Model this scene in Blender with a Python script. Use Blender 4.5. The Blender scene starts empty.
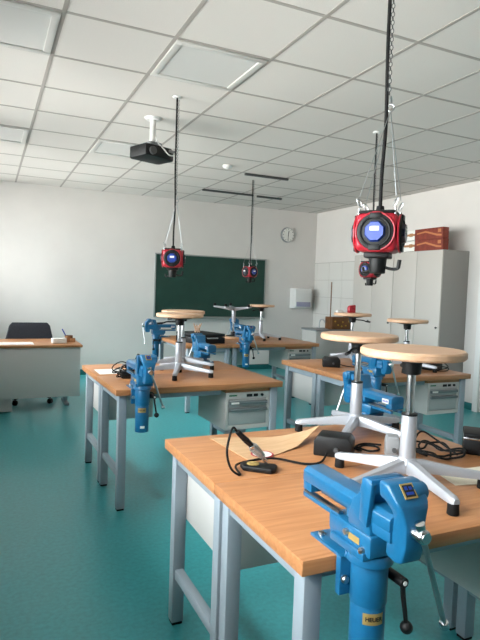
import bpy, bmesh, math, random
from mathutils import Vector, Matrix, Euler
random.seed(7)
sc = bpy.context.scene
COL = sc.collection
PI = math.pi
H_CAM, CEIL, WY, WX, LX, BY = 1.4296, 2.894, 8.838, 5.595, -.5, -2.2
BH, BW, BD = .784, 1.2, .5635           # workbench height, width, depth

# ------------------------------------------------------------------ materials
def lin(c):
    if isinstance(c, str):
        c = [int(c[i:i + 2], 16) / 255 for i in (0, 2, 4)]
    return tuple(x / 12.92 if x <= .04045 else ((x + .055) / 1.055) ** 2.4 for x in c) + (1,)

def mat(name, col, rough=.5, metal=0., spec=.5, noise=0., nscale=30., bump=0., bscale=200., coat=0.):
    m = bpy.data.materials.new(name); m.use_nodes = True
    nt = m.node_tree; b = nt.nodes['Principled BSDF']
    c = lin(col)
    b.inputs['Base Color'].default_value = c
    b.inputs['Roughness'].default_value = rough
    b.inputs['Metallic'].default_value = metal
    b.inputs['Specular IOR Level'].default_value = spec
    b.inputs['Coat Weight'].default_value = coat
    tc = nt.nodes.new('ShaderNodeTexCoord')
    if noise:
        n = nt.nodes.new('ShaderNodeTexNoise'); n.inputs['Scale'].default_value = nscale; n.inputs['Detail'].default_value = 5
        nt.links.new(tc.outputs['Object'], n.inputs['Vector'])
        r = nt.nodes.new('ShaderNodeValToRGB')
        r.color_ramp.elements[0].position = .3; r.color_ramp.elements[1].position = .7
        r.color_ramp.elements[0].color = tuple(x * (1 - noise) for x in c[:3]) + (1,)
        r.color_ramp.elements[1].color = tuple(min(1, x * (1 + noise)) for x in c[:3]) + (1,)
        nt.links.new(n.outputs['Fac'], r.inputs['Fac']); nt.links.new(r.outputs['Color'], b.inputs['Base Color'])
    if bump:
        n2 = nt.nodes.new('ShaderNodeTexNoise'); n2.inputs['Scale'].default_value = bscale; n2.inputs['Detail'].default_value = 3
        nt.links.new(tc.outputs['Object'], n2.inputs['Vector'])
        bp = nt.nodes.new('ShaderNodeBump'); bp.inputs['Strength'].default_value = bump; bp.inputs['Distance'].default_value = .004
        nt.links.new(n2.outputs['Fac'], bp.inputs['Height']); nt.links.new(bp.outputs['Normal'], b.inputs['Normal'])
    return m

def wood(name, c1, c2, rough=.4, sx=1.6, sy=22., scale=1., staves=0.):
    m = bpy.data.materials.new(name); m.use_nodes = True
    nt = m.node_tree; b = nt.nodes['Principled BSDF']; b.inputs['Roughness'].default_value = rough
    N = nt.nodes.new; L = nt.links.new
    tc = N('ShaderNodeTexCoord'); mp = N('ShaderNodeMapping'); mp.inputs['Scale'].default_value = (sx * scale, sy * scale, sy * scale)
    L(tc.outputs['Object'], mp.inputs['Vector'])
    n = N('ShaderNodeTexNoise'); n.inputs['Scale'].default_value = 2.2; n.inputs['Detail'].default_value = 7; n.inputs['Distortion'].default_value = .8
    L(mp.outputs['Vector'], n.inputs['Vector'])
    n2 = N('ShaderNodeTexNoise'); n2.inputs['Scale'].default_value = 3.; n2.inputs['Detail'].default_value = 2
    L(tc.outputs['Object'], n2.inputs['Vector'])
    r = N('ShaderNodeValToRGB'); r.color_ramp.elements[0].position = .32; r.color_ramp.elements[1].position = .68
    r.color_ramp.elements[0].color = lin(c1); r.color_ramp.elements[1].color = lin(c2)
    mx = N('ShaderNodeMix'); mx.data_type = 'FLOAT'; mx.inputs[0].default_value = .3
    L(n.outputs['Fac'], mx.inputs[2]); L(n2.outputs['Fac'], mx.inputs[3]); L(mx.outputs[0], r.inputs['Fac'])
    out = r.outputs['Color']
    L(out, b.inputs['Base Color'])
    return m

M = {}
M['wall'] = mat('painted wall', 'e4e0dc', .9, spec=.2, noise=.02, nscale=3, bump=.08, bscale=260)
M['ceil'] = mat('ceiling tile', 'dbd6d1', .95, spec=.15, noise=.04, nscale=160)
M['grid'] = mat('ceiling grid', 'a8a29c', .8)
M['lamp_frame'] = mat('lamp frame', 'cfcdc9', .4)
M['diffuser'] = mat('acrylic diffuser', 'dddbd8', .24, spec=.5, coat=.3)
M['floor'] = mat('teal linoleum', '42a2a8', .3, spec=.5, noise=.12, nscale=45)
M['skirt'] = mat('teal skirting', '1f6e70', .5, noise=.1, nscale=20)
M['top'] = wood('beech bench top', 'a96f44', 'c88f60', .38)
M['edge'] = wood('pale ply edge', 'c79560', 'dcb27e', .5)
M['seatw'] = wood('pale beech seat', 'cfa480', 'dfb999', .42, 3., 26.)
M['plywood'] = wood('thin plywood', 'c39b72', 'd8b48c', .6, 3., 18.)
M['steel'] = mat('grey blue steel', '97a3ac', .42, spec=.5)
M['cab'] = mat('light grey lacquer', 'cccac6', .4)
M['cabface'] = mat('drawer grey', 'adb0ae', .4)
M['darkgrip'] = mat('grey handle strip', '6d7678', .35)
M['blue'] = mat('hammered blue enamel', '19648f', .3, coat=.35, noise=.06, nscale=60, bump=.05, bscale=120)
M['bluedark'] = mat('machined blue', '17689a', .4)
M['chrome'] = mat('polished steel', 'd4d6d8', .16, metal=1.)
M['bright'] = mat('brushed steel', 'b9bcbe', .3, metal=1.)
M['alu'] = mat('silver lacquer', 'b0b3b9', .33, metal=.35)
M['black'] = mat('black plastic', '0f1011', .5, spec=.35)
M['rubber'] = mat('black rubber', '0e0e0e', .7, spec=.3)
M['gold'] = mat('brass label', 'b79a5c', .4, metal=.3)
M['white'] = mat('white lacquer', 'e8e8e6', .4)
M['paper'] = mat('white paper', 'efeee9', .8)
M['cream'] = mat('cream paper', 'e6dfcc', .8)
M['board'] = mat('green chalkboard', '1b4238', .55, noise=.12, nscale=4)
M['boardframe'] = mat('aluminium frame', 'a6aaa9', .35, metal=.5)
M['red'] = mat('red plastic', 'ab1c2e', .35, coat=.2)
M['navy'] = mat('blue flap plastic', '1d3f9a', .3)
M['locker'] = mat('locker grey', 'c6c1ba', .45)
M['lockerside'] = mat('locker carcass grey', '9b9792', .5)
M['tile'] = mat('glazed tile', 'e2e0db', .25)
M['grout'] = mat('grout', 'b9b6b0', .8)
M['mesh'] = mat('navy mesh fabric', '23262f', .8, noise=.25, nscale=60)
M['lav'] = mat('lavender smoked window', '9a9bb4', .25)
M['redbox'] = mat('printed red card', '843829', .7, noise=.22, nscale=16)
M['orange'] = mat('orange print', 'c0784a', .6)
M['brown'] = wood('brown wood box', '6a4526', '87592f', .55, 3., 14.)
M['yellow'] = mat('yellow brass bits', 'c49a34', .5)
M['tan'] = mat('tan print', 'ad7b50', .6)
M['grey'] = mat('mid grey', '8d9092', .5)
M['dark'] = mat('dark grey line', '4b4c4d', .6)
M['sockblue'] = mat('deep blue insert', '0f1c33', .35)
M['ink'] = mat('printed ink', '1c1c1c', .7)
M['penblue'] = mat('blue pen', '2336a0', .35)
M['green'] = mat('green print', '2b6d4a', .6)
M['sponge'] = mat('yellow brass wool', 'a98f52', .7, noise=.3, nscale=120)
M['lockbk'] = mat('clock rim', '8f9193', .4)

def glassmat():
    m = bpy.data.materials.new('window glass'); m.use_nodes = True
    nt = m.node_tree; nt.nodes.remove(nt.nodes['Principled BSDF'])
    t = nt.nodes.new('ShaderNodeBsdfTransparent'); g = nt.nodes.new('ShaderNodeBsdfGlossy'); g.inputs['Roughness'].default_value = .02
    t.inputs['Color'].default_value = (.95, .97, .97, 1)
    mx = nt.nodes.new('ShaderNodeMixShader'); fr = nt.nodes.new('ShaderNodeFresnel'); fr.inputs['IOR'].default_value = 1.45
    nt.links.new(fr.outputs[0], mx.inputs[0]); nt.links.new(t.outputs[0], mx.inputs[1]); nt.links.new(g.outputs[0], mx.inputs[2])
    nt.links.new(mx.outputs[0], nt.nodes['Material Output'].inputs[0])
    return m
M['glass'] = glassmat()

# ------------------------------------------------------------------ mesh helpers
class MB:
    def __init__(s): s.bm = bmesh.new()
    def _add(s, bm2, mtx=None):
        if mtx is not None: bmesh.ops.transform(bm2, matrix=mtx, verts=bm2.verts)
        me = bpy.data.meshes.new('tmp'); bm2.to_mesh(me); bm2.free(); s.bm.from_mesh(me); bpy.data.meshes.remove(me); return s
    def box(s, lo, hi, bev=0., seg=2, mtx=None):
        b = bmesh.new(); bmesh.ops.create_cube(b, size=1)
        lo = Vector(lo); hi = Vector(hi)
        for v in b.verts: v.co = Vector([lo[i] + (v.co[i] + .5) * (hi[i] - lo[i]) for i in range(3)])
        if bev: bmesh.ops.bevel(b, geom=list(b.edges), offset=bev, segments=seg, affect='EDGES', profile=.5)
        return s._add(b, mtx)
    def cyl(s, p0, p1, r0, r1=None, seg=24, bev=0.):
        r1 = r0 if r1 is None else r1
        p0 = Vector(p0); p1 = Vector(p1); d = p1 - p0; b = bmesh.new()
        bmesh.ops.create_cone(b, cap_ends=True, segments=seg, radius1=r0, radius2=r1, depth=d.length)
        if bev:
            es = [e for e in b.edges if abs(e.verts[0].co.z - e.verts[1].co.z) < 1e-6]
            bmesh.ops.bevel(b, geom=es, offset=bev, segments=2, affect='EDGES', profile=.5)
        q = Vector((0, 0, 1)).rotation_difference(d.normalized())
        return s._add(b, Matrix.Translation((p0 + p1) / 2) @ q.to_matrix().to_4x4())
    def sphere(s, c, r, sc=(1, 1, 1), seg=20):
        b = bmesh.new(); bmesh.ops.create_uvsphere(b, u_segments=seg, v_segments=seg // 2, radius=r)
        return s._add(b, Matrix.Translation(c) @ Matrix.Diagonal((*sc, 1)))
    def prism(s, prof, axis, lo, hi, bev=0., seg=2, mtx=None):
        """prof: 2D polygon; axis 0: prof=(y,z); 1: (x,z); 2: (x,y)"""
        def P(a, b, t): return ((t, a, b), (a, t, b), (a, b, t))[axis]
        b = bmesh.new()
        v0 = [b.verts.new(P(*p, lo)) for p in prof]; v1 = [b.verts.new(P(*p, hi)) for p in prof]
        n = len(prof); b.faces.new(v0); b.faces.new(v1[::-1])
        for i in range(n): b.faces.new((v0[i], v0[(i + 1) % n], v1[(i + 1) % n], v1[i]))
        bmesh.ops.recalc_face_normals(b, faces=b.faces)
        if bev: bmesh.ops.bevel(b, geom=list(b.edges), offset=bev, segments=seg, affect='EDGES', profile=.5)
        return s._add(b, mtx)
    def lathe(s, prof, c=(0, 0, 0), seg=32):
        b = bmesh.new(); rings = []
        for r, z in prof:
            rings.append([b.verts.new((r * math.cos(2 * PI * k / seg), r * math.sin(2 * PI * k / seg), z)) for k in range(seg)])
        for a, d in zip(rings, rings[1:]):
            for k in range(seg): b.faces.new((a[k], a[(k + 1) % seg], d[(k + 1) % seg], d[k]))
        b.faces.new(rings[0][::-1]); b.faces.new(rings[-1])
        bmesh.ops.recalc_face_normals(b, faces=b.faces)
        return s._add(b, Matrix.Translation(c))
    def tube(s, pts, r, seg=8, smooth=6, closed=False):
        pts = [Vector(p) for p in pts]
        if smooth:
            out = []; n = len(pts)
            rng = range(n if closed else n - 1)
            for i in rng:
                if closed: p0, p1, p2, p3 = pts[(i - 1) % n], pts[i], pts[(i + 1) % n], pts[(i + 2) % n]
                else: p0, p1, p2, p3 = pts[max(i - 1, 0)], pts[i], pts[i + 1], pts[min(i + 2, n - 1)]
                for k in range(smooth):
                    t = k / smooth
                    out.append(.5 * ((2 * p1) + (p2 - p0) * t + (2 * p0 - 5 * p1 + 4 * p2 - p3) * t * t + (3 * p1 - p0 - 3 * p2 + p3) * t ** 3))
            if not closed: out.append(pts[-1])
            pts = out
        b = bmesh.new(); rings = []; n = len(pts); ref = None
        for i, p in enumerate(pts):
            t = (pts[(i + 1) % n] - pts[i - 1]) if closed else (pts[min(i + 1, n - 1)] - pts[max(i - 1, 0)])
            t.normalize()
            if ref is None:
                ref = t.orthogonal().normalized()
            ref = (ref - t * ref.dot(t))
            ref = ref.normalized() if ref.length > 1e-6 else t.orthogonal().normalized()
            bn = t.cross(ref)
            rr = r(i / max(1, n - 1)) if callable(r) else r
            rings.append([b.verts.new(p + (ref * math.cos(2 * PI * k / seg) + bn * math.sin(2 * PI * k / seg)) * rr) for k in range(seg)])
        prs = list(zip(rings, rings[1:])) + ([(rings[-1], rings[0])] if closed else [])
        for a, d in prs:
            for k in range(seg): b.faces.new((a[k], a[(k + 1) % seg], d[(k + 1) % seg], d[k]))
        if not closed: b.faces.new(rings[0][::-1]); b.faces.new(rings[-1])
        bmesh.ops.recalc_face_normals(b, faces=b.faces)
        return s._add(b)
    def ring(s, c, R, r, normal=(0, 0, 1), seg=32, rs=8, sc=(1, 1)):
        q = Vector((0, 0, 1)).rotation_difference(Vector(normal).normalized())
        pts = [Vector(c) + q @ Vector((R * sc[0] * math.cos(2 * PI * k / seg), R * sc[1] * math.sin(2 * PI * k / seg), 0)) for k in range(seg)]
        return s.tube(pts, r, rs, 0, True)
    def text(s, txt, size, mtx, depth=.0004):
        cu = bpy.data.curves.new('t', 'FONT'); cu.body = txt; cu.size = size; cu.extrude = depth; cu.offset = size * .02; cu.align_x = 'CENTER'; cu.align_y = 'CENTER'
        o = bpy.data.objects.new('t', cu); COL.objects.link(o)
        me = bpy.data.meshes.new_from_object(o.evaluated_get(bpy.context.evaluated_depsgraph_get()))
        me.transform(mtx); s.bm.from_mesh(me); bpy.data.meshes.remove(me); bpy.data.objects.remove(o); bpy.data.curves.remove(cu)
        return s
    def build(s, name, m, parent=None, ang=32):
        for f in s.bm.faces: f.smooth = True
        for e in s.bm.edges:
            if len(e.link_faces) == 2: e.smooth = e.calc_face_angle(0) < math.radians(ang)
        me = bpy.data.meshes.new(name); s.bm.to_mesh(me); s.bm.free()
        me.materials.append(M[m]); o = bpy.data.objects.new(name, me); COL.objects.link(o)
        if parent is not None: o.parent = parent
        return o

def tag(o, label, cat, group=None, kind=None):
    o['label'] = label; o['category'] = cat
    if group: o['group'] = group
    if kind: o['kind'] = kind
    return o
def thing(name, label, cat, loc=(0, 0, 0), rz=0., group=None):
    o = bpy.data.objects.new(name, None); COL.objects.link(o); o.empty_display_size = .1
    o.location = loc; o.rotation_euler = (0, 0, rz)
    return tag(o, label, cat, group)
def struct(o): o['kind'] = 'structure'; return o
KIDS = {}
def kids(o): return [c for c in bpy.data.objects if c.parent == o]
def dup(o, label=None, loc=None, rz=None, parent=None):
    ks = kids(o)
    c = o.copy(); COL.objects.link(c)
    if parent is not None: c.parent = parent
    if label: c['label'] = label
    if loc is not None: c.location = loc
    if rz is not None: c.rotation_euler = (0, 0, rz)
    for k in ks: dup(k, parent=c)
    return c

# ------------------------------------------------------------------ room shell
struct(MB().box((LX - .3, BY - .3, -.1), (WX + .3, WY + .3, 0)).build('floor', 'floor'))
ceil = struct(MB().box((LX - .3, BY - .3, CEIL), (WX + .3, WY + .3, CEIL + .1)).build('ceiling', 'ceil'))
T, GX, GY = .63, .365, 3.189
g = MB()
x = GX - 3 * T
while x < WX:
    if x > LX: g.box((x - .012, BY, CEIL - .0025), (x + .012, WY, CEIL))
    x += T
y = GY - 9 * T
while y < WY:
    if y > BY: g.box((LX, y - .012, CEIL - .0022), (WX, y + .012, CEIL))
    y += T
g.build('grid', 'grid', ceil)
struct(MB().box((LX - .3, WY, 0), (WX + .3, WY + .3, CEIL)).build('wall_far', 'wall'))
struct(MB().box((WX, BY, 0), (WX + .3, WY, CEIL)).build('wall_right', 'wall'))
struct(MB().box((LX - .3, BY - .3, 0), (WX + .3, BY, CEIL)).build('wall_back', 'wall'))
# window wall on the left, outside the frame: four big windows
wins = [(.2, 3.0), (3.5, 5.6), (6.1, 8.6)]
SILL, HEAD = .92, 2.72
w = MB()
w.box((LX - .3, BY, 0), (LX, WY, SILL)).box((LX - .3, BY, HEAD), (LX, WY, CEIL))
ys = [BY] + [v for p in wins for v in p] + [WY]
for a, b in zip(ys[::2], ys[1::2]): w.box((LX - .3, a, SILL), (LX, b, HEAD))
struct(w.build('wall_left', 'wall'))
for i, (a, b) in enumerate(wins):
    f = MB(); xx = LX - .18; m_ = (a + b) / 2
    for (c, d, e, h) in ((a, b, SILL, SILL + .06), (a, b, HEAD - .06, HEAD), (a, a + .06, SILL, HEAD), (b - .06, b, SILL, HEAD), (m_ - .05, m_ + .05, SILL, HEAD)):
        f.box((xx - .035, c, e), (xx + .035, d, h))
    fo = struct(f.build('window_%d' % (i + 1), 'white'))
    MB().box((xx - .004, a + .03, SILL + .03), (xx + .004, b - .03, HEAD - .03)).build('pane', 'glass', fo)
    MB().box((LX - .14, a - .02, SILL - .001), (LX + .22, b + .02, SILL + .025), .004).build('window_sill', 'white', fo)
for n, lo, hi in (('baseboard_far', (LX, WY - .012, 0), (WX, WY, .09)), ('baseboard_right', (WX - .012, BY, 0), (WX, WY, .09)), ('baseboard_left', (LX, BY, 0), (LX + .012, WY, .09))):
    struct(MB().box(lo, hi, .003).build(n, 'skirt'))
# door on the right wall
d = MB().box((WX - .05, 4.90, 0), (WX, 4.98, 2.12), .004).box((WX - .05, 3.92, 0), (WX, 4.0, 2.12), .004).box((WX - .05, 3.92, 2.05), (WX, 4.98, 2.12), .004)
do = struct(d.build('door_1', 'white'))
MB().box((WX - .035, 4.0, .01), (WX, 4.9, 2.05)).build('door_leaf', 'locker', do)
MB().cyl((WX - .035, 4.08, 1.02), (WX - .09, 4.08, 1.02), .01).cyl((WX - .085, 4.08, 1.02), (WX - .085, 4.2, 1.02), .009).build('door_handle', 'bright', do)
# tiled splashback in the right far corner
tl = MB().box((WX - .006, 7.15, .09), (WX, WY - .002, 1.97))
tl = struct(tl.build('trim_1', 'grout'))
t2 = MB(); y = 7.155
while y < WY - .05:
    z = .1
    while z < 1.9:
        t2.box((WX - .01, y, z), (WX - .005, min(y + .392, WY - .006), min(z + .305, 1.965)), .0015, 1); z += .311
    y += .4
t2.build('tile', 'tile', tl)

# ------------------------------------------------------------------ ceiling things
def lamp(i, j, label):
    x0, y0 = GX + i * T, GY + j * T
    t = thing('ceiling_light', label, 'ceiling light', (x0 + T / 2, y0 + T / 2, CEIL), 0, 'recessed square ceiling lights')
    a = T / 2 - .013; f = MB()
    for q in (((-a, -a), (a, -a + .045)), ((-a, a - .045), (a, a)), ((-a, -a + .045), (-a + .045, a - .045)), ((a - .045, -a + .045), (a, a - .045))):
        f.box((*q[0], -.012), (*q[1], 0), .003)
    f.build('frame', 'lamp_frame', t)
    MB().box((-a + .045, -a + .045, -.005), (a - .045, a - .045, 0)).build('diffuser', 'diffuser', t)
lamp(-1, 0, 'square ceiling light panel cut by the upper left edge, brightest with window glare')
lamp(1, 0, 'square ceiling light panel just in front of the rod of the blackboard side hanging socket')
lamp(1, 4, 'small far ceiling light panel just behind the projector')
lamp(-1, 4, 'far ceiling light panel at the left edge above the teacher desk')
o = MB().lathe([(.055, 0), (.055, -.015), (.045, -.03), (.02, -.042)], (2.579, 6.095, CEIL)).build('smoke_detector', 'white')
tag(o, 'round white smoke detector on the ceiling', 'smoke detector')
for (a, b, lab) in (((2.87, 7.70), (3.70, 7.72), 'longer thin dark ceiling rail, left one of the end to end pair'),
                    ((3.79, 7.74), (4.22, 7.76), 'short thin dark ceiling rail right of the longer one'),
                    ((2.93, 6.35), (3.55, 6.33), 'single thin grey ceiling rail close to the smoke detector')):
    o = MB().box((a[0], a[1] - .018, CEIL - .028), (b[0], a[1] + .018, CEIL - .002), .003).build('ceiling_rail', 'dark')
    tag(o, lab, 'ceiling rail', 'thin rails on the ceiling')
# projector
t = thing('projector', 'black ceiling projector on a white pole with a dangling white cable', 'projector', (1.30, 4.766, CEIL), .35)
MB().cyl((0, 0, 0), (0, 0, -.02), .075, .06).cyl((0, 0, -.01), (0, 0, -.22), .026).build('ceiling_pole', 'white', t)
MB().prism([(-.16, -.13), (.10, -.13), (.165, -.09), (.165, .11), (.14, .13), (-.14, .13), (-.165, .10)], 2, -.36, -.26, .012).build('body', 'black', t)
MB().box((-.06, -.06, -.262), (.06, .06, -.215), .006).build('bracket', 'grey', t)
MB().cyl((-.09, -.12, -.315), (-.09, -.15, -.315), .034, .034, 24, .004).build('lens', 'dark', t)
for k in range(5): pass
MB().tube([(.01, -.03, -.17), (.0, -.09, -.235), (.015, -.145, -.285), (.06, -.155, -.325), (.11, -.15, -.325), (.135, -.137, -.30)], .006).build('cable', 'white', t)
MB().box((.08, -.138, -.30), (.15, -.128, -.275), .002).build('connector_panel', 'grey', t)

# ------------------------------------------------------------------ hanging sockets
def make_socket(label, loc, rz, down):
    """origin at the ceiling; the cube hangs 'down' below it; local -Y faces the viewer"""
    t = thing('hanging_socket', label, 'hanging socket', loc, rz, 'red power cubes hanging from the ceiling')
    z = -down; a = .076; hh = .070
    MB().cyl((0, 0, 0), (0, 0, -.012), .036, .03).build('ceiling_rose', 'white', t)
    MB().box((-a, -a, z - hh), (a, a, z + hh), .028, 5).build('housing', 'red', t)
    MB().box((-.066, -.066, z + hh - .004), (.066, .066, z + hh + .008), .006).build('top_plate', 'black', t)
    for k in range(4):
        m4 = Matrix.Rotation(k * PI / 2, 4, 'Z')
        n = m4 @ Vector((0, -1, 0)); c = m4 @ Vector((0, -a, z))
        r_ = MB().cyl(c - n * .004, c + n * .006, .066, .064, 36, .002).ring(c + n * .006, .052, .005, n, 36)
        ro = r_.build('socket_ring', 'black', t)
        f = MB()
        f._add(_oct(.036, .014), Matrix.Translation(c + n * .006) @ m4)
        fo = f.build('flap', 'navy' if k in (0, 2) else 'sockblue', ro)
        MB().box((-.016, -.0215, .002), (.016, -.0195, .017), .0, mtx=Matrix.Translation(c + n * -.0) @ m4).build('sticker', 'paper', ro)
        for zz in (-.066, .046): MB().box((-.02, -.012, zz), (.02, .0, zz + .02), .003, mtx=Matrix.Translation(c) @ m4).build('latch', 'black', ro)
        MB().ring(c + n * .001, .0675, .004, n, 40).build('face_rim', 'red', ro)
    # air couplings underneath
    b = MB().box((-.045, -.045, z - hh - .02), (.045, .045, z - hh + .002), .006).cyl((0, 0, z - hh), (0, 0, z - hh - .075), .034, .028, 20, .004)
    b.tube([(.02, 0, z - hh - .05), (.05, -.01, z - hh - .058), (.076, -.015, z - hh - .055), (.079, -.016, z - hh - .03)], .0055)
    b.cyl((.076, -.015, z - hh - .055), (.08, -.016, z - hh - .025), .007)
    b.tube([(-.02, 0, z - hh - .06), (-.05, .01, z - hh - .07), (-.055, .01, z - hh - .05)], .006)
    b.build('air_coupling', 'black', t)
    MB().tube([(0, 0, z + hh), (0, 0, z + hh + .15), (.006, 0, z + hh + .33), (.0, 0, z + hh + .6), (0, 0, -.3), (0, 0, 0)], .0066, 10).cyl((0, 0, z + hh), (0, 0, z + hh + .03), .018, .013).build('cable', 'rubber', t)
    hz = z + .45
    MB().ring((.02, 0, hz), .012, .003, (0, 1, 0)).ring((.02, 0, hz + .026), .012, .003, (1, 0, 0)).build('hook', 'bright', t)
    ch = MB(); zz = hz + .05; k = 0
    while zz < -.02:
        ch.ring((.0135, -.006, zz), .0055, .0017, (0, 1, 0) if k % 2 else (1, 0, 0), 10, 5, (1, 1.6)); zz += .0145; k += 1
    ch.build('chain', 'dark', t)
    for sx in (-1, 1):
        for sy in (-1, 1):
            p = Vector((sx * .064, sy * .058, z + hh + .055))
            wo = MB().cyl((.02, 0, hz - .01), p, .0013, seg=6).build('wire', 'bright', t)
            MB().ring(p - Vector((0, 0, .02)), .0062, .0021, (sx * .6, 1, 0), 16, 6, (1, 2.6)).cyl(p - Vector((0, 0, .04)), p - Vector((0, 0, .062)), .004).build('carabiner', 'bright', wo)
    return t
def _oct(r, th):
    b = bmesh.new()
    pts = [(r * math.cos(PI / 8 + k * PI / 4) / math.cos(PI / 8), r * math.sin(PI / 8 + k * PI / 4) / math.cos(PI / 8)) for k in range(8)]
    v0 = [b.verts.new((p[0], 0, p[1])) for p in pts]; v1 = [b.verts.new((p[0] * .86, -th, p[1] * .86)) for p in pts]
    b.faces.new(v0); b.faces.new(v1[::-1])
    for i in range(8): b.faces.new((v0[i], v0[(i + 1) % 8], v1[(i + 1) % 8], v1[i]))
    bmesh.ops.recalc_face_normals(b, faces=b.faces)
    return b
RZ = math.radians
S0 = make_socket('largest red power cube with blue flap, hanging closest above the front bench', (1.30, 1.63, CEIL), RZ(-49), CEIL - 1.650)
for a_ in ('q1',):
    pass
dup(S0, 'red power cube with blue flap hanging before the left end of the blackboard', (1.318, 4.151, CEIL + .002), RZ(-22))
dup(S0, 'small dark red power cube hanging before the right half of the blackboard', (3.21, 6.696, CEIL + .02), RZ(15))
dup(S0, 'red power cube half hidden below and behind the largest one', (3.19, 4.10, CEIL), RZ(-75))

# ------------------------------------------------------------------ wall things
t = thing('blackboard', 'wide dark green blackboard on the far wall', 'blackboard', (3.52, WY, 1.455))
hw, hh = 1.005, .51
MB().box((-hw, -.022, -hh), (hw, 0, hh)).build('board', 'board', t)
f = MB()
for q in (((-hw - .02, -.035, -hh - .02), (hw + .02, 0, -hh)), ((-hw - .02, -.035, hh), (hw + .02, 0, hh + .02)), ((-hw - .02, -.035, -hh), (-hw, 0, hh)), ((hw, -.035, -hh), (hw + .02, 0, hh))):
    f.box(*q, .003)
f.build('frame', 'boardframe', t)
MB().box((-hw + .2, -.10, -hh - .03), (hw - .2, -.02, -hh - .018), .003).build('chalk_tray', 'boardframe', t)
t = thing('wall_clock', 'round white wall clock right of the blackboard', 'clock', (4.965, WY, 2.45))
c = MB().cyl((0, 0, 0), (0, -.045, 0), .14, .13, 40, .004).build('case', 'lockbk', t)
MB().cyl((0, -.03, 0), (0, -.047, 0), .122, .122, 40).build('dial', 'paper', t)
mk = MB()
for k in range(12):
    mk.box((-.004, -.0485, .095), (.004, -.046, .113), mtx=Matrix.Rotation(k * PI / 6, 4, 'Y'))
mk.build('hour_mark', 'ink', t)
MB().box((-.006, -.051, -.02), (.006, -.049, .075), mtx=Matrix.Rotation(RZ(8), 4, 'Y')).build('hour_hand', 'ink', t)
MB().box((-.004, -.053, -.02), (.004, -.051, .1), mtx=Matrix.Rotation(RZ(184), 4, 'Y')).build('minute_hand', 'ink', t)
t = thing('towel_dispenser', 'white paper towel dispenser with lavender window on the wall by the corner', 'towel dispenser', (5.24, WY, 1.11))
MB().prism([(-.001, 0), (-.20, .02), (-.22, .06), (-.215, .34), (-.19, .375), (-.001, .38)], 0, -.17, .17, .012).build('case', 'white', t)
MB().box((-.15, -.226, .045), (.15, -.21, .13), .006).build('window', 'lav', t)

# storage cabinets
def cabinet(y0, label):
    t = thing('storage_cabinet', label, 'cabinet', (WX - .45, y0, 0), 0, 'tall grey two door cabinets on the right wall')
    W_, D_, Ht = .905, .445, 2.015
    MB().box((.02, 0, .06), (D_, W_, Ht), .003).box((.04, .01, 0), (D_ - .01, W_ - .01, .06)).build('carcass', 'lockerside', t)
    for k in range(2):
        a = .003 + k * W_ / 2
        dd = MB().box((0, a, .065), (.0195, a + W_ / 2 - .006, Ht - .004), .002).build('door', 'locker', t)
        MB().cyl((.002, a + .05, 1.03), (-.012, a + .05, 1.03), .013, .012, 16, .002).cyl((-.01, a + .05, 1.03), (-.02, a + .05, 1.03), .007).build('knob', 'dark', dd)
    return t
C1 = cabinet(5.195, 'tall grey two door cabinet under the red boxes, its side open to view')
dup(C1, 'tall grey two door cabinet farther back, beside the tiled corner', (WX - .45, 6.105, 0))
def redbox(z, y0, label, h):
    t = thing('cardboard_box', label, 'box', (5.17, y0, z), 0, 'printed boxes on the cabinet')
    L_ = .74
    MB().box((0, 0, 0), (.10, .50, h - .001), .003).build('printed_sleeve', 'redbox', t)
    MB().box((.004, .50, .003), (.096, L_, h - .004), .003).build('white_end', 'paper', t)
    s = MB()
    s.box((-.0015, .50, h * .42), (.001, .70, h * .62), .0).box((-.0018, .54, h * .36), (.001, .60, h * .68))
    s.build('tool_print', 'tan', t)
    q = MB()
    q.prism([(.02, h * .2), (.1, h * .25), (.3, h * .62), (.46, h * .5), (.46, h * .62), (.3, h * .78), (.1, h * .42), (.02, h * .35)], 0, -.0016, .001)
    q.box((-.0016, .03, h * .55), (.001, .085, h * .85))
    q.build('orange_print', 'orange', t)
redbox(2.016, 5.235, 'lower of two red printed boxes on top of the tall cabinet', .145)
redbox(2.162, 5.24, 'upper of two red printed boxes stacked on the tall cabinet', .14)

# sink corner
t = thing('sink_unit', 'low sink cabinet in the far right corner with bright white side', 'sink', (4.80, 7.47, 0))
MB().box((0, 0, .08), (.76, .44, .80), .004).box((.03, .03, 0), (.74, .42, .08)).build('cabinet_body', 'cab', t)
MB().box((-.01, -.01, .80), (.775, .45, .828), .004).build('worktop', 'grey', t)
MB().lathe([(.012, 0), (.012, .01)], (.25, .3, .828)).tube([(.25, .3, .828), (.25, .3, .93), (.26, .27, .975), (.28, .22, .965), (.285, .2, .93)], .011, 10).build('faucet', 'bright', t)
t = thing('wooden_box', 'brown wooden box with yellow bits on the sink cabinet', 'box', (5.34, 7.62, .829))
MB().box((-.2, -.1, 0), (.2, .12, .20), .004).build('case', 'brown', t)
for (xx, zz) in ((-.15, .13), (-.09, .07), (.0, .12), (.06, .06), (.12, .13), (-.02, .05)): MB().cyl((xx, -.098, zz), (xx, -.112, zz), .016, .012, 12).build('brass_fitting', 'yellow', t)
o = MB().cyl((5.09, 7.52, .829), (5.09, 7.52, 1.60), .009, seg=12).cyl((5.09, 7.52, .829), (5.09, 7.52, .84), .03).build('upright_rod', 'brown')
tag(o, 'thin upright brown rod standing beside the wooden box', 'rod')

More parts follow.
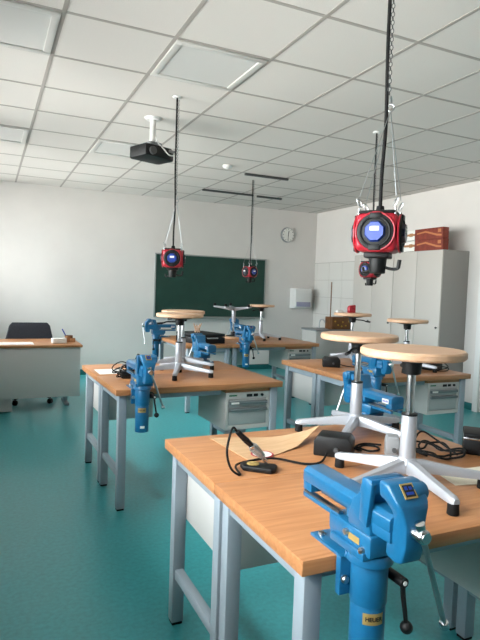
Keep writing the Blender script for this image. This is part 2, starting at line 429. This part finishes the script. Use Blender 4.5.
# ------------------------------------------------------------------ teacher desk and chair
t = thing('teacher_desk', 'grey teacher desk with orange wood top at the left edge', 'desk', (-.20, 6.29, 0))
DL = 1.175
MB().box((0, 0, .722), (DL, .76, .75), .003).build('desktop', 'top', t)
MB().box((.02, .03, .17), (DL - .02, .05, .722), .002).build('front_panel', 'cab', t)
MB().box((.05, .10, .02), (.45, .42, .70), .003).build('pedestal', 'cab', t)
for sx in (DL - .14,):
    MB().box((sx, .50, .03), (sx + .05, .56, .722), .003).box((sx, .34, 0), (sx + .05, .72, .03), .004).build('leg', 'steel', t)
o = MB().box((-.12, 6.36, .7505), (.47, 6.62, .7545), .001, 1).build('paper_sheet', 'paper')
tag(o, 'white papers lying flat on the teacher desk', 'paper')
t = thing('card_box', 'small white box on the right end of the teacher desk', 'box', (.745, 6.52, .7502), .1)
MB().box((-.075, -.05, 0), (.075, .05, .055), .003).build('box_body', 'paper', t)
t = thing('pencil_cup', 'small brown pencil holder at the right end of the teacher desk', 'pencil cup', (.87, 6.66, .7502))
MB().lathe([(.04, 0), (.045, .05), (.045, .075), (.04, .075), (.036, .01)]).build('cup', 'brown', t)
MB().box((.01, -.05, 0), (.07, -.01, .045), .004).build('eraser', 'tan', t)
o = MB().cyl((.865, 6.67, .765), (.795, 6.66, .90), .0065, seg=10).cyl((.865, 6.67, .765), (.868, 6.671, .757), .0065, .002, 10).build('pen', 'penblue')
tag(o, 'blue pen leaning in the pencil holder on the teacher desk', 'pen')

t = thing('office_chair', 'dark navy mesh office chair behind the teacher desk', 'chair', (.48, 7.06, 0), RZ(0))
bk = [(-.27, 0), (.27, 0), (.285, .2), (.245, .40), (.21, .44), (-.20, .44), (-.235, .40), (-.285, .2)]
back = MB().prism(bk, 1, -.02, .02, .012, 3)
for v in back.bm.verts: v.co.y += .35 * v.co.x ** 2 * -1.2 + .0
bo = back.build('backrest', 'mesh', t); bo.location = (0, .22, .49); bo.rotation_euler = (RZ(-8), 0, 0)
MB().box((-.24, -.24, .44), (.24, .17, .50), .025, 3).build('seat', 'mesh', t)
MB().cyl((0, 0, .09), (0, 0, .44), .028).tube([(0, .1, .45), (0, .21, .44), (0, .23, .60)], .018).build('column', 'black', t)
for k in range(5):
    an = RZ(21 + 72 * k); dx, dy = math.cos(an), math.sin(an)
    lg = MB().tube([(0, 0, .11), (dx * .15, dy * .15, .10), (dx * .33, dy * .33, .075)], lambda u: .026 - .01 * u, 10).build('base_arm', 'black', t)
    MB().cyl((dx * .33 - dy * .022, dy * .33 + dx * .022, .03), (dx * .33 + dy * .022, dy * .33 - dx * .022, .03), .03, seg=20, bev=.004).build('caster', 'black', lg)

# ------------------------------------------------------------------ workbenches
def make_bench(label, loc, rz):
    t = thing('workbench', label, 'workbench', loc, rz, 'wood topped workbenches')
    tp = MB().box((.0008, .0008, BH - .04), (BW - .0008, BD - .0008, BH), .003).build('tabletop', 'top', t)
    L1, LW, LD = .027, .052, .05
    for x0 in (L1, BW - L1 - LW):
        for y0 in (.03, BD - .012 - LD):
            lo = MB().box((x0, y0, .012), (x0 + LW, y0 + LD, BH - .04), .003).build('leg', 'steel', t)
            MB().box((x0 + .004, y0 + .004, 0), (x0 + LW - .004, y0 + LD - .004, .012)).build('foot_pad', 'rubber', lo)
        MB().box((x0 + .008, .08, .205), (x0 + LW - .008, BD - .06, .245), .003).build('stretcher', 'steel', t)
        MB().box((x0 + .006, .08, BH - .09), (x0 + LW - .006, BD - .06, BH - .04), .003).build('top_rail', 'steel', t)
    MB().box((.09, .045, BH - .078), (.735, .07, BH - .04), .002).build('front_rail', 'steel', t)
    MB().box((.09, BD - .05, BH - .085), (.735, BD - .03, BH - .04), .002).build('back_rail', 'steel', t)
    # hanging drawer unit
    X0, X1, Z0, Z1, Y0, Y1 = .773, 1.119, .452, .714, .04, .54
    u = MB().box((X0, Y0 + .018, Z0), (X1, Y1, Z1), .003).build('drawer_unit', 'cab', t)
    MB().box((X0, Y0 + .01, Z1), (X1, Y1 - .03, BH - .04), .001).build('filler_board', 'top', u)
    MB().box((X0, Y0 + .004, Z0), (X0 + .022, Y0 + .019, Z1), .002).box((X1 - .022, Y0 + .004, Z0), (X1, Y0 + .019, Z1), .002).box((X0, Y0 + .004, Z1 - .045), (X1, Y0 + .019, Z1), .002).box((X0, Y0 + .004, Z0), (X1, Y0 + .019, Z0 + .03), .002).build('front_frame', 'cab', u)
    MB().box((X0 + .026, Y0 + .006, Z0 + .034), (X1 - .026, Y0 + .019, Z0 + .152), .002).build('lower_drawer', 'cabface', u)
    MB().box((X0 + .026, Y0 + .006, Z0 + .156), (X1 - .026, Y0 + .019, Z1 - .05), .002).build('upper_drawer', 'cabface', u)
    MB().prism([(Y0 + .006, Z0 + .13), (Y0 - .014, Z0 + .132), (Y0 - .014, Z0 + .15), (Y0 + .006, Z0 + .152)], 0, X0 + .028, X1 - .028, .002).build('handle', 'darkgrip', u)
    MB().prism([(Y0 + .006, Z0 + .178), (Y0 - .014, Z0 + .18), (Y0 - .014, Z0 + .2), (Y0 + .006, Z0 + .202)], 0, X0 + .028, X1 - .028, .002).build('handle', 'darkgrip', u)
    MB().box((X0 + .035, Y0 - .0155, Z0 + .183), (X0 + .095, Y0 - .0135, Z0 + .197)).build('name_card', 'paper', u)
    MB().box((X0 + .16, Y0 + .002, Z1 - .034), (X0 + .205, Y0 + .005, Z1 - .014), .001).build('lock_plate', 'black', u)
    MB().box((X0 + .215, Y0 + .002, Z1 - .034), (X0 + .25, Y0 + .005, Z1 - .014), .001).build('lock_plate', 'black', u)
    MB().cyl((X1 - .065, Y0 + .005, Z1 - .024), (X1 - .065, Y0 - .006, Z1 - .024), .010, seg=16).build('lock', 'black', u)
    MB().box((X0 + .025, Y0 + .003, Z1 - .026), (X0 + .085, Y0 + .0045, Z1 - .016)).build('maker_mark', 'green', u)
    return t
ROW = {'A': (.69, 1.092), 'C': (.726, 3.366), 'E': (2.51, 3.355), 'G': (2.602, 5.83)}
ROT = {'A': 0., 'C': .03, 'E': 0., 'G': 0.}
def front(k): return (*ROW[k], 0), ROT[k]
def rear(k):
    v = Matrix.Rotation(ROT[k], 3, 'Z') @ Vector((BW, 2 * BD + .001, 0))
    return (ROW[k][0] + v.x, ROW[k][1] + v.y, 0), PI + ROT[k]
BENCH = {}
B0 = make_bench('wooden workbench closest to the camera carrying the large blue vise', *front('A')); BENCH['A'] = B0
for key, lab, pl in (
    ('B', 'workbench backing the closest one, with plywood sheet and black case on top', rear('A')),
    ('C', 'middle left workbench with drawers facing the camera and wire tangle on top', front('C')),
    ('D', 'middle left rear workbench behind the one with the wire tangle', rear('C')),
    ('E', 'right side workbench with drawers in front of the tall cabinets', front('E')),
    ('F', 'right side rear workbench holding the small black supply box', rear('E')),
    ('G', 'far workbench under the blackboard with drawers facing the camera', front('G')),
    ('H', 'far rear workbench closest to the blackboard wall', rear('G')),
    ('I', 'far sideways workbench with the long black case on it', ((2.032, 7.03, 0), -PI / 2))):
    BENCH[key] = dup(B0, lab, *pl)

# ------------------------------------------------------------------ vises
def make_vise(label):
    t = thing('bench_vise', label, 'vise', (0, 0, 0), 0, 'blue bench vises')
    cy = -.062
    # post with collar
    MB().cyl((0, cy, -.255), (0, cy, -.089), .042, seg=36, bev=.003).build('post', 'blue', t)
    MB().cyl((0, cy, -.09), (0, cy, .012), .0445, seg=36, bev=.002).build('collar', 'blue', t)
    br = MB().box((-.055, -.028, .0005), (.055, .118, .009), .002).box((-.060, -.028, -.088), (.060, -.0085, .009), .003)
    br.prism([(-.055, .009), (-.03, .009), (-.03, .03)], 0, -.05, -.04).prism([(.0, .009), (.06, .009), (.0, .026)], 0, .03, .04)
    bo = br.build('clamp_bracket', 'blue', t)
    MB().cyl((-.0485, -.028, -.046), (-.0485, -.040, -.046), .0105, .009, 16, .002).build('bolt', 'bright', bo)
    for sx in (-1, 1): MB().cyl((sx * .035, .095, .009), (sx * .035, .095, .016), .009, .008, 12).build('bolt', 'bright', bo)
    # turntable and base
    b = MB().cyl((0, cy, .010), (0, cy, .036), .056, .052, 36, .003)
    b.prism([(-.118, .040), (.035, .040), (.05, .052), (.05, .092), (-.118, .092)], 0, -.046, .046, .006)
    b.prism([(-.105, .03), (.03, .03), (.03, .05), (-.105, .05)], 0, -.055, .055, .004)
    bs = b.build('base', 'blue', t)
    for yy, zz in ((-.03, .072), (-.092, .052)): MB().cyl((-.045, yy, zz), (-.055, yy, zz), .0085, .0075, 12, .001).build('bolt', 'bright', bs)
    MB().box((-.0472, -.078, .058), (-.0455, -.036, .074), .0005, 1).build('brass_tag', 'gold', bs)
    # slide: upper beam, lower strip, rear block
    s = MB()
    s.prism([(-.038, .124), (.038, .124), (.038, .152), (.026, .163), (-.026, .163), (-.038, .152)], 1, -.17, .192, .002)
    s.box((-.036, .152, .100), (.036, .192, .126), .002)
    s.box((-.036, -.17, .100), (.036, -.01, .126), .002)
    so = s.build('slide', 'blue', t)
    MB().box((-.037, .02, .080), (-.022, .19, .094), .002).build('guide_rail', 'blue', so)
    MB().box((.022, .02, .080), (.037, .19, .094), .002).build('guide_rail', 'blue', so)
    for sx in (-1, 1): MB().box((sx * .030 - .0075, .02, .0935), (sx * .030 + .0075, .186, .0995)).build('guide_strip', 'bright', so)
    for sx in (1,):
        MB().box((sx * .0383 - .0006, .125, .124), (sx * .0383 + .0006, .172, .146)).build('maker_label', 'paper', so)
        MB().text('HEUER', .013, Matrix.Translation((sx * .0391, .1485, .135)) @ Euler((PI / 2, 0, sx * PI / 2)).to_matrix().to_4x4()).build('maker_name', 'penblue', so)
    # rear (fixed) jaw
    j = MB()
    j.prism([(-.112, .09), (-.025, .09), (-.025, .12), (-.04, .160), (-.055, .172), (-.078, .205), (-.09, .226), (-.104, .226), (-.106, .185), (-.098, .165)], 0, -.043, .043, .006)
    j.prism([(-.072, .186), (-.082, .224), (-.107, .226), (-.109, .19), (-.095, .17)], 0, -.050, .050, .005)
    j.prism([(-.104, .11), (-.118, .215), (-.104, .226), (-.08, .20), (-.075, .12)], 0, -.05, -.034, .004)
    j.build('rear_jaw', 'blue', t)
    MB().box((-.048, -.115, .195), (.048, -.107, .224), .001).build('jaw_plate', 'bluedark', t)
    # front (moving) jaw with C shaped neck, wider at the top
    f = MB()
    f.prism([(-.138, .236), (-.138, .196), (-.156, .190), (-.168, .172), (-.168, .15), (-.158, .118), (-.148, .10), (-.148, .066), (-.180, .060), (-.200, .066), (-.210, .10), (-.211, .15), (-.207, .187), (-.200, .200), (-.168, .236)], 0, -.048, .046, .008, 3)
    for v in f.bm.verts:
        u = min(1, max(0, (v.co.z - .15) / .07)); v.co.x *= .60 + .42 * u * u * (3 - 2 * u)
    f.box((-.034, -.165, .10), (.034, -.125, .158), .006)
    f.cyl((.0, -.168, .209), (.054, -.168, .209), .025, .022, 24, .007)
    fo = f.build('front_jaw', 'blue', t)
    # sticker on the sloping front
    mt = Matrix.Translation((-.006, -.1845, .2185)) @ Matrix.Rotation(RZ(-42), 4, 'X') @ Matrix.Translation((0, -.0045, 0))
    MB().box((-.017, -.001, -.017), (.017, .0015, .017), mtx=mt).build('sticker', 'gold', fo)
    st = MB().box((-.0135, -.0016, -.0135), (.0135, .001, .0135), mtx=mt).build('sticker_field', 'ink', fo)
    for q in ((-.010, .002, -.002, .010), (.002, .002, .010, .009), (-.010, -.009, .010, -.003)): MB().box((q[0], -.0022, q[1]), (q[2], 0, q[3]), mtx=mt).build('sticker_print', 'navy', fo)
    MB().cyl((-.003, -.200, .139), (-.003, -.242, .139), .017, .016, 28, .003).cyl((-.003, -.242, .139), (-.003, -.246, .139), .012).build('spindle_head', 'chrome', t)
    a_, b_ = Vector((-.012, -.232, .166)), Vector((.082, -.225, -.08))
    dd = (b_ - a_).normalized()
    h_ = MB().cyl(a_, b_, .0065, seg=16).build('tommy_bar', 'bright', t)
    MB().cyl(a_ - dd * .004, a_ + dd * .012, .0115, .0105, 16, .002).build('bar_end', 'chrome', h_)
    MB().cyl(b_ - dd * .012, b_ + dd * .004, .0105, .0115, 16, .002).build('bar_end', 'chrome', h_)
    # clamping crank
    c = MB().cyl((.062, -.03, -.035), (.062, -.118, -.035), .0125, .0125, 20, .002).tube([(.062, -.110, -.035), (.064, -.112, -.07), (.070, -.113, -.105), (.076, -.113, -.14)], lambda u: .0068 - .0018 * u, 10, 4).sphere((.0775, -.113, -.148), .0155)
    c.cyl((.062, -.02, -.035), (.062, -.045, -.035), .019, .019, 20, .003)
    co = c.build('clamp_crank', 'black', t)
    MB().cyl((.062, -.118, -.035), (.062, -.1195, -.035), .0055, seg=14).build('crank_pin', 'paper', co)
    # post labels wrapped on the front left of the post
    lb = MB(); n = 12; R_ = .0426
    def wrap(mb, a0, a1, z0, z1, R):
        v = []
        for k in range(n + 1):
            an = a0 + (a1 - a0) * k / n
            v.append((mb.bm.verts.new((R * math.cos(an), cy + R * math.sin(an), z0)), mb.bm.verts.new((R * math.cos(an), cy + R * math.sin(an), z1))))
        for a, b in zip(v, v[1:]): mb.bm.faces.new((a[0], b[0], b[1], a[1]))
    A0 = RZ(246)
    wrap(lb, A0 - .5, A0 + .72, -.130, -.102, R_); pl = lb.build('post_label', 'gold', t)
    tx = MB()
    for k, chx in enumerate('HEUER'):
        an = A0 - .24 + k * .19
        tx.text(chx, .0145, Matrix.Translation(((R_ + .0007) * math.cos(an), cy + (R_ + .0007) * math.sin(an), -.116)) @ Euler((PI / 2, 0, an + PI / 2)).to_matrix().to_4x4(), .0002)
    tx.build('label_text', 'ink', pl)
    w2 = MB(); wrap(w2, A0 - .1, A0 + .55, -.228, -.213, R_); w2.build('post_sticker', 'paper', t)
    return t
V0 = make_vise('largest blue bench vise, clamped to the closest workbench corner')
VOFF = .15
def vise_at(k, b, lab, off=VOFF):
    loc, rz = Vector(BENCH[b].location), BENCH[b].rotation_euler.z
    p = loc + Matrix.Rotation(rz, 3, 'Z') @ Vector((off, 0, BH))
    if k is V0 and b == 'A':
        k.location = p; k.rotation_euler.z = rz; k['label'] = lab; return k
    return dup(k, lab, p, rz)
vise_at(V0, 'A', 'largest blue bench vise, clamped to the closest workbench corner')
vise_at(V0, 'B', 'blue bench vise seen end on between the two closest stool columns', .115)
vise_at(V0, 'C', 'blue bench vise at the front left corner of the middle left workbench')
vise_at(V0, 'D', 'blue bench vise on the far right corner behind the paired middle left stools')
vise_at(V0, 'E', 'blue bench vise on the right side workbench, partly behind stool seats')
vise_at(V0, 'G', 'blue bench vise on the far workbench under the upside down stool')
vise_at(V0, 'H', 'far blue bench vise behind the stool column, closest to the blackboard', .62)
vise_at(V0, 'I', 'blue bench vise turned sideways at the blackboard left corner', .20)

# ------------------------------------------------------------------ stools
def make_stool(label, x, y, h, phase, lever=200., flip=False, group='wooden seat workshop stools'):
    t = thing('stool', label, 'stool', (x, y, BH + .0005), 0, group)
    R_ = .173
    MB().lathe([(.0, h - .027), (R_ - .006, h - .027), (R_, h - .021), (R_, h - .006), (R_ - .005, h), (.0, h)], seg=56).build('seat', 'seatw', t)
    MB().lathe([(.095, h - .027), (.09, h - .035), (.034, h - .045), (.030, h - .085), (.022, h - .088)], seg=28).build('seat_mount', 'black', t)
    an = RZ(lever); c_, s_ = math.cos(an), math.sin(an)
    MB().tube([(.02 * c_, .02 * s_, h - .062), (.09 * c_, .09 * s_, h - .064), (.125 * c_, .125 * s_, h - .074), (.165 * c_, .165 * s_, h - .078)], lambda u: .0055 + .002 * (u > .6), 10, 5).build('height_lever', 'black', t)
    MB().cyl((0, 0, .24), (0, 0, h - .08), .0145, seg=24).build('piston', 'chrome', t)
    MB().cyl((0, 0, .055), (0, 0, .240), .0275, .0255, 28, .002).build('column', 'alu', t)
    MB().lathe([(.0265, .2395), (.0265, .246), (.016, .247)], seg=28).build('collar', 'black', t)
    MB().lathe([(.02, .045), (.036, .05), (.038, .075), (.03, .09), (.0255, .098)], seg=28).build('hub', 'alu', t)
    for k in range(5):
        a = RZ(phase + 72 * k); m4 = Matrix.Rotation(a, 4, 'Z')
        lg = MB()
        b = bmesh.new(); secs = []
        for (r, z0, z1, w) in ((.015, .045, .09, .021), (.06, .046, .086, .019), (.15, .040, .070, .0165), (.235, .034, .058, .015), (.258, .033, .056, .0145), (.272, .036, .050, .010)):
            ww = w * .62
            secs.append([b.verts.new((r, y_, z_)) for y_, z_ in ((-w, z0), (w, z0), (w, (z0 + 2 * z1) / 3), (ww, z1), (-ww, z1), (-w, (z0 + 2 * z1) / 3))])
        for p, q in zip(secs, secs[1:]):
            for i in range(6): b.faces.new((p[i], p[(i + 1) % 6], q[(i + 1) % 6], q[i]))
        b.faces.new(secs[0][::-1]); b.faces.new(secs[-1]); bmesh.ops.recalc_face_normals(b, faces=b.faces)
        lg._add(b, m4)
        lo = lg.build('leg', 'alu', t, 50)
        p = m4 @ Vector((.256, 0, 0))
        MB().cyl((p.x, p.y, 0), (p.x, p.y, .035), .0185, .0165, 20, .003).build('foot', 'rubber', lo)
    if flip:
        t.rotation_euler = (PI, 0, 0); t.location.z = BH + h + .0005
    return t
make_stool('closest wooden stool with chrome column standing on the closest workbench', 1.305, 1.43, .466, 44, 60)
make_stool('second closest wooden stool, just behind and left of the closest one', 1.535, 2.03, .462, 5, 215)
make_stool('front one of the paired stools on the middle left workbench', 1.285, 3.84, .455, 30, 165)
make_stool('back one of the paired stools on the middle left workbench', 1.43, 4.19, .462, 31.5, 120)
make_stool('wooden stool in front of the tall cabinets with small red block on its seat', 3.09, 4.20, .462, 28, 330)
make_stool('wooden stool before the tall cabinet doors, right of the red block stool', 3.32, 3.72, .435, 10, 225)
make_stool('upright wooden stool on the far workbench, right of the upside down one', 3.265, 6.42, .455, 38.7, 200)
make_stool('upside down stool with its star base in the air on the far workbench', 2.96, 6.62, .455, 67, 100, True)

# ------------------------------------------------------------------ things on the benches
Z = BH + .0006
# thin plywood sheet, curling up on the right
def sheet(name, mname, A, B, Cc, D, lift, th, label, cat, n=18):
    b = bmesh.new(); top = []
    for i in range(n + 1):
        row = []
        for j in range(n + 1):
            u, v = i / n, j / n
            p = (Vector(A) * (1 - u) + Vector(D) * u) * (1 - v) + (Vector(B) * (1 - u) + Vector(Cc) * u) * v
            row.append(b.verts.new((p.x, p.y, Z + th + lift(u, v))))
        top.append(row)
    for i in range(n):
        for j in range(n): b.faces.new((top[i][j], top[i][j + 1], top[i + 1][j + 1], top[i + 1][j]))
    r = bmesh.ops.extrude_face_region(b, geom=list(b.faces)); 
    for v in [q for q in r['geom'] if isinstance(q, bmesh.types.BMVert)]: v.co.z -= th
    bmesh.ops.recalc_face_normals(b, faces=b.faces)
    m_ = MB(); m_._add(b); o = m_.build(name, mname)
    if label: tag(o, label, cat)
    return o
ps = sheet('plywood_sheet', 'plywood', (.875, 2.175, 0), (.905, 1.81, 0), (1.172, 1.922, 0), (1.343, 2.03, 0), lambda u, v: .055 * max(0, (u - .45) / .55) ** 2 * (1 - .85 * v), .0022, 'thin plywood sheet curling up at its right on the closest bench', 'plywood sheet')
mk = MB().ring((0, 0, 0), .042, .004, (0, 0, 1), 32, 6); mko = mk.build('stamp_ring', 'red', ps); mko.location = (.985, 1.885, Z + .0035); mko.scale = (1, 1, .2)
so2 = MB().cyl((0, 0, 0), (0, 0, .0006), .040, seg=32).build('stamp_field', 'paper', ps); so2.location = (.985, 1.885, Z + .0028)
sheet('paper_sheet', 'cream', (1.50, 1.50, 0), (1.46, 1.36, 0), (1.75, 1.30, 0), (1.82, 1.47, 0), lambda u, v: .003 * u, .0008, 'white paper under the right stool feet at the right edge', 'paper', 6)
# soldering stand and iron
p0, p1 = Vector((.918, 1.716, Z + .034)), Vector((.796, 1.72, Z + .150))
d_ = p1 - p0
def at(u): return p0 + d_ * u
t = thing('soldering_stand', 'small black soldering stand on the closest bench', 'soldering stand', (.893, 1.724, Z), RZ(-40))
inv = (Matrix.Translation((.893, 1.724, Z)) @ Matrix.Rotation(RZ(-40), 4, 'Z')).inverted()
MB().prism([(-.055, -.032), (.05, -.035), (.062, -.02), (.062, .02), (.05, .035), (-.055, .032), (-.075, .0)], 2, 0, .020, .006, 3).build('base', 'black', t)
MB().lathe([(.022, .019), (.023, .022), (.018, .024), (.0, .0245)], (-.025, -.0, 0)).build('brass_wool', 'sponge', t)
e1 = d_.normalized().orthogonal().normalized(); e2 = d_.normalized().cross(e1)
coil = []
for k in range(73):
    u = .14 + .34 * k / 72; rr = .0105 + .006 * k / 72
    coil.append(inv @ (at(u) + (e1 * math.cos(k * PI / 4) + e2 * math.sin(k * PI / 4)) * rr))
MB().tube(coil, .0017, 6, 2).tube([coil[0], inv @ Vector((.925, 1.722, Z + .018))], .0025, 8, 0).build('spring_holder', 'bright', t)
t = thing('soldering_iron', 'soldering iron with black grip leaning in its stand on the closest bench', 'soldering iron', (0, 0, 0))
MB().cyl(at(0), at(.18), .0022, .004, 12).build('tip', 'bright', t)
MB().cyl(at(.16), at(.48), .0085, .0085, 16, .001).cyl(at(.46), at(.54), .0125, .0125, 18, .002).build('barrel', 'chrome', t)
MB().cyl(at(.54), at(.72), .0095, .0115, 18, .001).cyl(at(.72), at(1.0), .0112, .009, 18, .003).build('grip', 'black', t)
MB().tube([at(1.0), at(1.06) + Vector((-.01, 0, .004)), (.752, 1.70, Z + .09), (.765, 1.69, Z + .03), (.80, 1.69, Z + .005), (.83, 1.78, Z + .011), (.98, 1.80, Z + .012), (1.08, 1.72, Z + .005), (1.15, 1.72, Z + .005), (1.21, 1.77, Z + .02)], .0042, 8, 8).build('cord', 'rubber', t)
def supply(name, label, loc, rz, m='black', sx=.075, sy=.055, h=.07, cords=()):
    t = thing(name, label, 'power supply', (*loc, Z), rz, 'small power supply boxes on the benches')
    MB().prism([(-sx, 0), (sx, 0), (sx, h * .75), (sx * .8, h), (-sx * .8, h), (-sx, h * .75)], 1, -sy, sy, .006, 2).build('case', m, t)
    MB().cyl((sx * .2, -sy, h * .4), (sx * .2, -sy - .012, h * .4), .009, seg=16).build('dial', 'dark', t)
    if cords: MB().tube([(p[0], p[1], p[2]) for p in cords], .0042, 8, 8).build('cord', 'rubber', t)
    return t
supply('power_supply', 'black wedge shaped supply box between plywood and stool on the closest bench', (1.268, 1.805), RZ(-43), h=.08, cords=((.075, .01, .03), (.10, .05, .012), (.085, .10, .005), (.10, .16, .005), (.15, .165, .005), (.165, .12, .005), (.13, .08, .006), (.09, .085, .013), (.07, .13, .005), (.10, .19, .005), (.17, .20, .005)))
supply('power_adapter', 'grey supply block with black plug beside the closest stool column', (1.475, 1.705), RZ(-35), 'grey', .028, .032, .085)
ca = MB()
pts = []
for k in range(30):
    a = k * .62; r = .08 + .03 * math.sin(k * 1.7)
    pts.append((1.665 + 1.05 * r * math.cos(a) * (1 + .15 * math.sin(k)) - .002, 1.66 + r * math.sin(a) * 1.05, Z + .005 + .022 * abs(math.sin(k * .9))))
ca.tube(pts, .0042, 8, 5).tube([(1.72, 1.60, Z + .012), (1.70, 1.70, Z + .05), (1.67, 1.745, Z + .075), (1.62, 1.73, Z + .06), (1.58, 1.69, Z + .02), (1.60, 1.64, Z + .008)], .0042, 8, 6)
o = ca.build('cable_coil', 'rubber'); tag(o, 'loose coil of black cord right of the closest stool column', 'cord')
t = thing('equipment_case', 'black case with silver edge at the right end of the closest benches', 'case', (1.785, 1.633, Z), RZ(-45))
MB().box((0, 0, 0), (.14, .14, .062), .006, 3).build('lower_shell', 'black', t)
MB().box((0, 0, .069), (.14, .14, .088), .006, 3).build('lid', 'black', t)
MB().box((-.001, -.001, .061), (.141, .141, .070), .002).build('metal_edge', 'chrome', t)
# middle left bench
o = sheet('paper_sheet', 'paper', (.74, 4.22, 0), (.74, 3.98, 0), (.95, 3.98, 0), (.95, 4.22, 0), lambda u, v: .001 * u, .0012, 'white paper lying behind the wire tangle on the middle left bench', 'paper', 4)
tg = MB(); pts = []
random.seed(3)
for k in range(34):
    a = random.uniform(0, 2 * PI); r = random.uniform(.03, .10)
    pts.append((.885 + r * math.cos(a) * 1.1, 3.83 + r * math.sin(a), Z + .006 + random.uniform(0, .15) * (1 - r / .14)))
t = thing('wire_tangle', 'dark tangle of wires and a tool left of the vise on the middle left bench', 'wire tangle', (0, 0, 0))
tg.tube(pts, .0038, 7, 5).build('wire', 'rubber', t)
MB().box((.85, 3.76, Z), (.94, 3.84, Z + .05), .008).build('supply_case', 'black', t)
MB().cyl((.93, 3.82, Z + .05), (.975, 3.80, Z + .165), .008, .011, 14, .002).build('tool_handle', 'black', t)
tg2 = MB().tube([(.83, 3.80, Z + .03), (.86, 3.79, Z + .09), (.91, 3.78, Z + .10), (.935, 3.79, Z + .05)], .004).build('pale_wire', 'grey', t)
# right side benches
supply('power_supply', 'black supply box at the left end of the right side benches', (2.73, 3.99), RZ(-30), h=.085, cords=((.075, .02, .02), (.13, .05, .005), (.2, .0, .005), (.3, .06, .005), (.36, -.02, .005), (.25, -.07, .005)))
supply('power_supply', 'black supply box at the right end of the right side benches', (3.56, 3.66), RZ(10), sx=.085, cords=((.06, -.05, .03), (.10, -.1, .02), (.02, -.14, .005), (-.06, -.1, .005), (.05, -.13, .03), (.09, -.06, .06), (.05, .0, .075)))
o = MB().box((3.075, 4.23, BH + .463), (3.145, 4.27, BH + .515), .004).prism([(3.075, BH + .515), (3.145, BH + .515), (3.14, BH + .538), (3.09, BH + .53)], 1, 4.23, 4.27, .002).build('red_block', 'red')
tag(o, 'small red block on a stool seat before the tall cabinets', 'block')
o = MB().box((2.95, 4.24, BH + .463), (3.015, 4.28, BH + .482), .004).build('white_block', 'white')
tag(o, 'small flat white piece on the same stool seat as the red block', 'block')
# far benches
t = thing('equipment_case', 'long black case on the far sideways bench, behind the paired stools', 'case', (2.32, 6.15, Z), RZ(12))
MB().box((-.19, -.25, 0), (.19, .25, .075), .008, 3).build('lower_shell', 'black', t)
MB().box((-.19, -.25, .08), (.19, .25, .115), .008, 3).build('lid', 'black', t)
MB().tube([(-.06, -.25, .07), (-.06, -.28, .07), (.06, -.28, .07), (.06, -.25, .07)], .008, 8, 3).build('handle', 'grey', t)
t = thing('wood_offcut', 'pale yellow scraps heaped on the long black case', 'offcuts', (2.28, 6.15, Z + .1155))
b = MB()
for k in range(7):
    a = k * .9; b.cyl((.03 * math.cos(a), .03 * math.sin(a), .004), (.05 * math.cos(a + 1.5), .04 * math.sin(a + 1.5), .09 + .01 * (k % 3)), .007, .005, 8)
b.build('scrap', 'seatw', t)

# ------------------------------------------------------------------ light and camera
wd = bpy.data.worlds.new('World'); sc.world = wd; wd.use_nodes = True
bg = wd.node_tree.nodes['Background']; bg.inputs['Color'].default_value = (1, .985, .96, 1); bg.inputs['Strength'].default_value = 1.0
_n = wd.node_tree.nodes; _l = wd.node_tree.links
_tc = _n.new('ShaderNodeTexCoord'); _sp = _n.new('ShaderNodeSeparateXYZ'); _rp = _n.new('ShaderNodeValToRGB'); _ma = _n.new('ShaderNodeMath'); _ma.operation = 'MULTIPLY_ADD'; _ma.inputs[1].default_value = .5; _ma.inputs[2].default_value = .5
_l.new(_tc.outputs['Generated'], _sp.inputs[0]); _l.new(_sp.outputs['Z'], _ma.inputs[0]); _l.new(_ma.outputs[0], _rp.inputs[0])
_e = _rp.color_ramp.elements   # sunlit pale ground below the horizon, hazy sky above
_e[0].position = .46; _e[0].color = (1.25, 1.21, 1.16, 1); _e[1].position = .54; _e[1].color = (1.0, 1.03, 1.07, 1)
_x = _e.new(1.0); _x.color = (1.3, 1.34, 1.38, 1)
_l.new(_rp.outputs[0], bg.inputs[0])
for i, (a, b) in enumerate(wins):
    l = bpy.data.lights.new('window_daylight', 'AREA'); l.shape = 'RECTANGLE'; l.size = HEAD - SILL; l.size_y = b - a
    l.cycles.is_portal = True
    lo = bpy.data.objects.new('window_daylight', l); COL.objects.link(lo)
    lo.location = (LX - .31, (a + b) / 2, (SILL + HEAD) / 2); lo.rotation_euler = (0, -PI / 2, 0)
sl = bpy.data.lights.new('hazy_sun', 'SUN'); sl.energy = 3.0; sl.angle = RZ(46); sl.color = (1, .97, .93)
sn = bpy.data.objects.new('hazy_sun', sl); COL.objects.link(sn)
sn.rotation_euler = Vector((.52, .30, -.85)).to_track_quat('-Z', 'Y').to_euler(); sn.location = (-4, 2, 6)
cam = bpy.data.cameras.new('camera'); co = bpy.data.objects.new('camera', cam); COL.objects.link(co); sc.camera = co
cam.sensor_fit = 'HORIZONTAL'; cam.sensor_width = 36; cam.lens = 549.19 / 480 * 36; cam.clip_start = .05; cam.clip_end = 100
co.location = (0, 0, H_CAM); co.rotation_euler = tuple(RZ(v) for v in (86.81767, -1.94891, -24.65452))
vs = sc.view_settings; sc.display_settings.display_device = 'sRGB'
vs.view_transform = 'Standard'; vs.look = 'None'; vs.gamma = 1; vs.use_curve_mapping = False
vs.exposure = 3.58
sc.cycles.max_bounces = 10; sc.cycles.diffuse_bounces = 3; sc.cycles.use_denoising = True
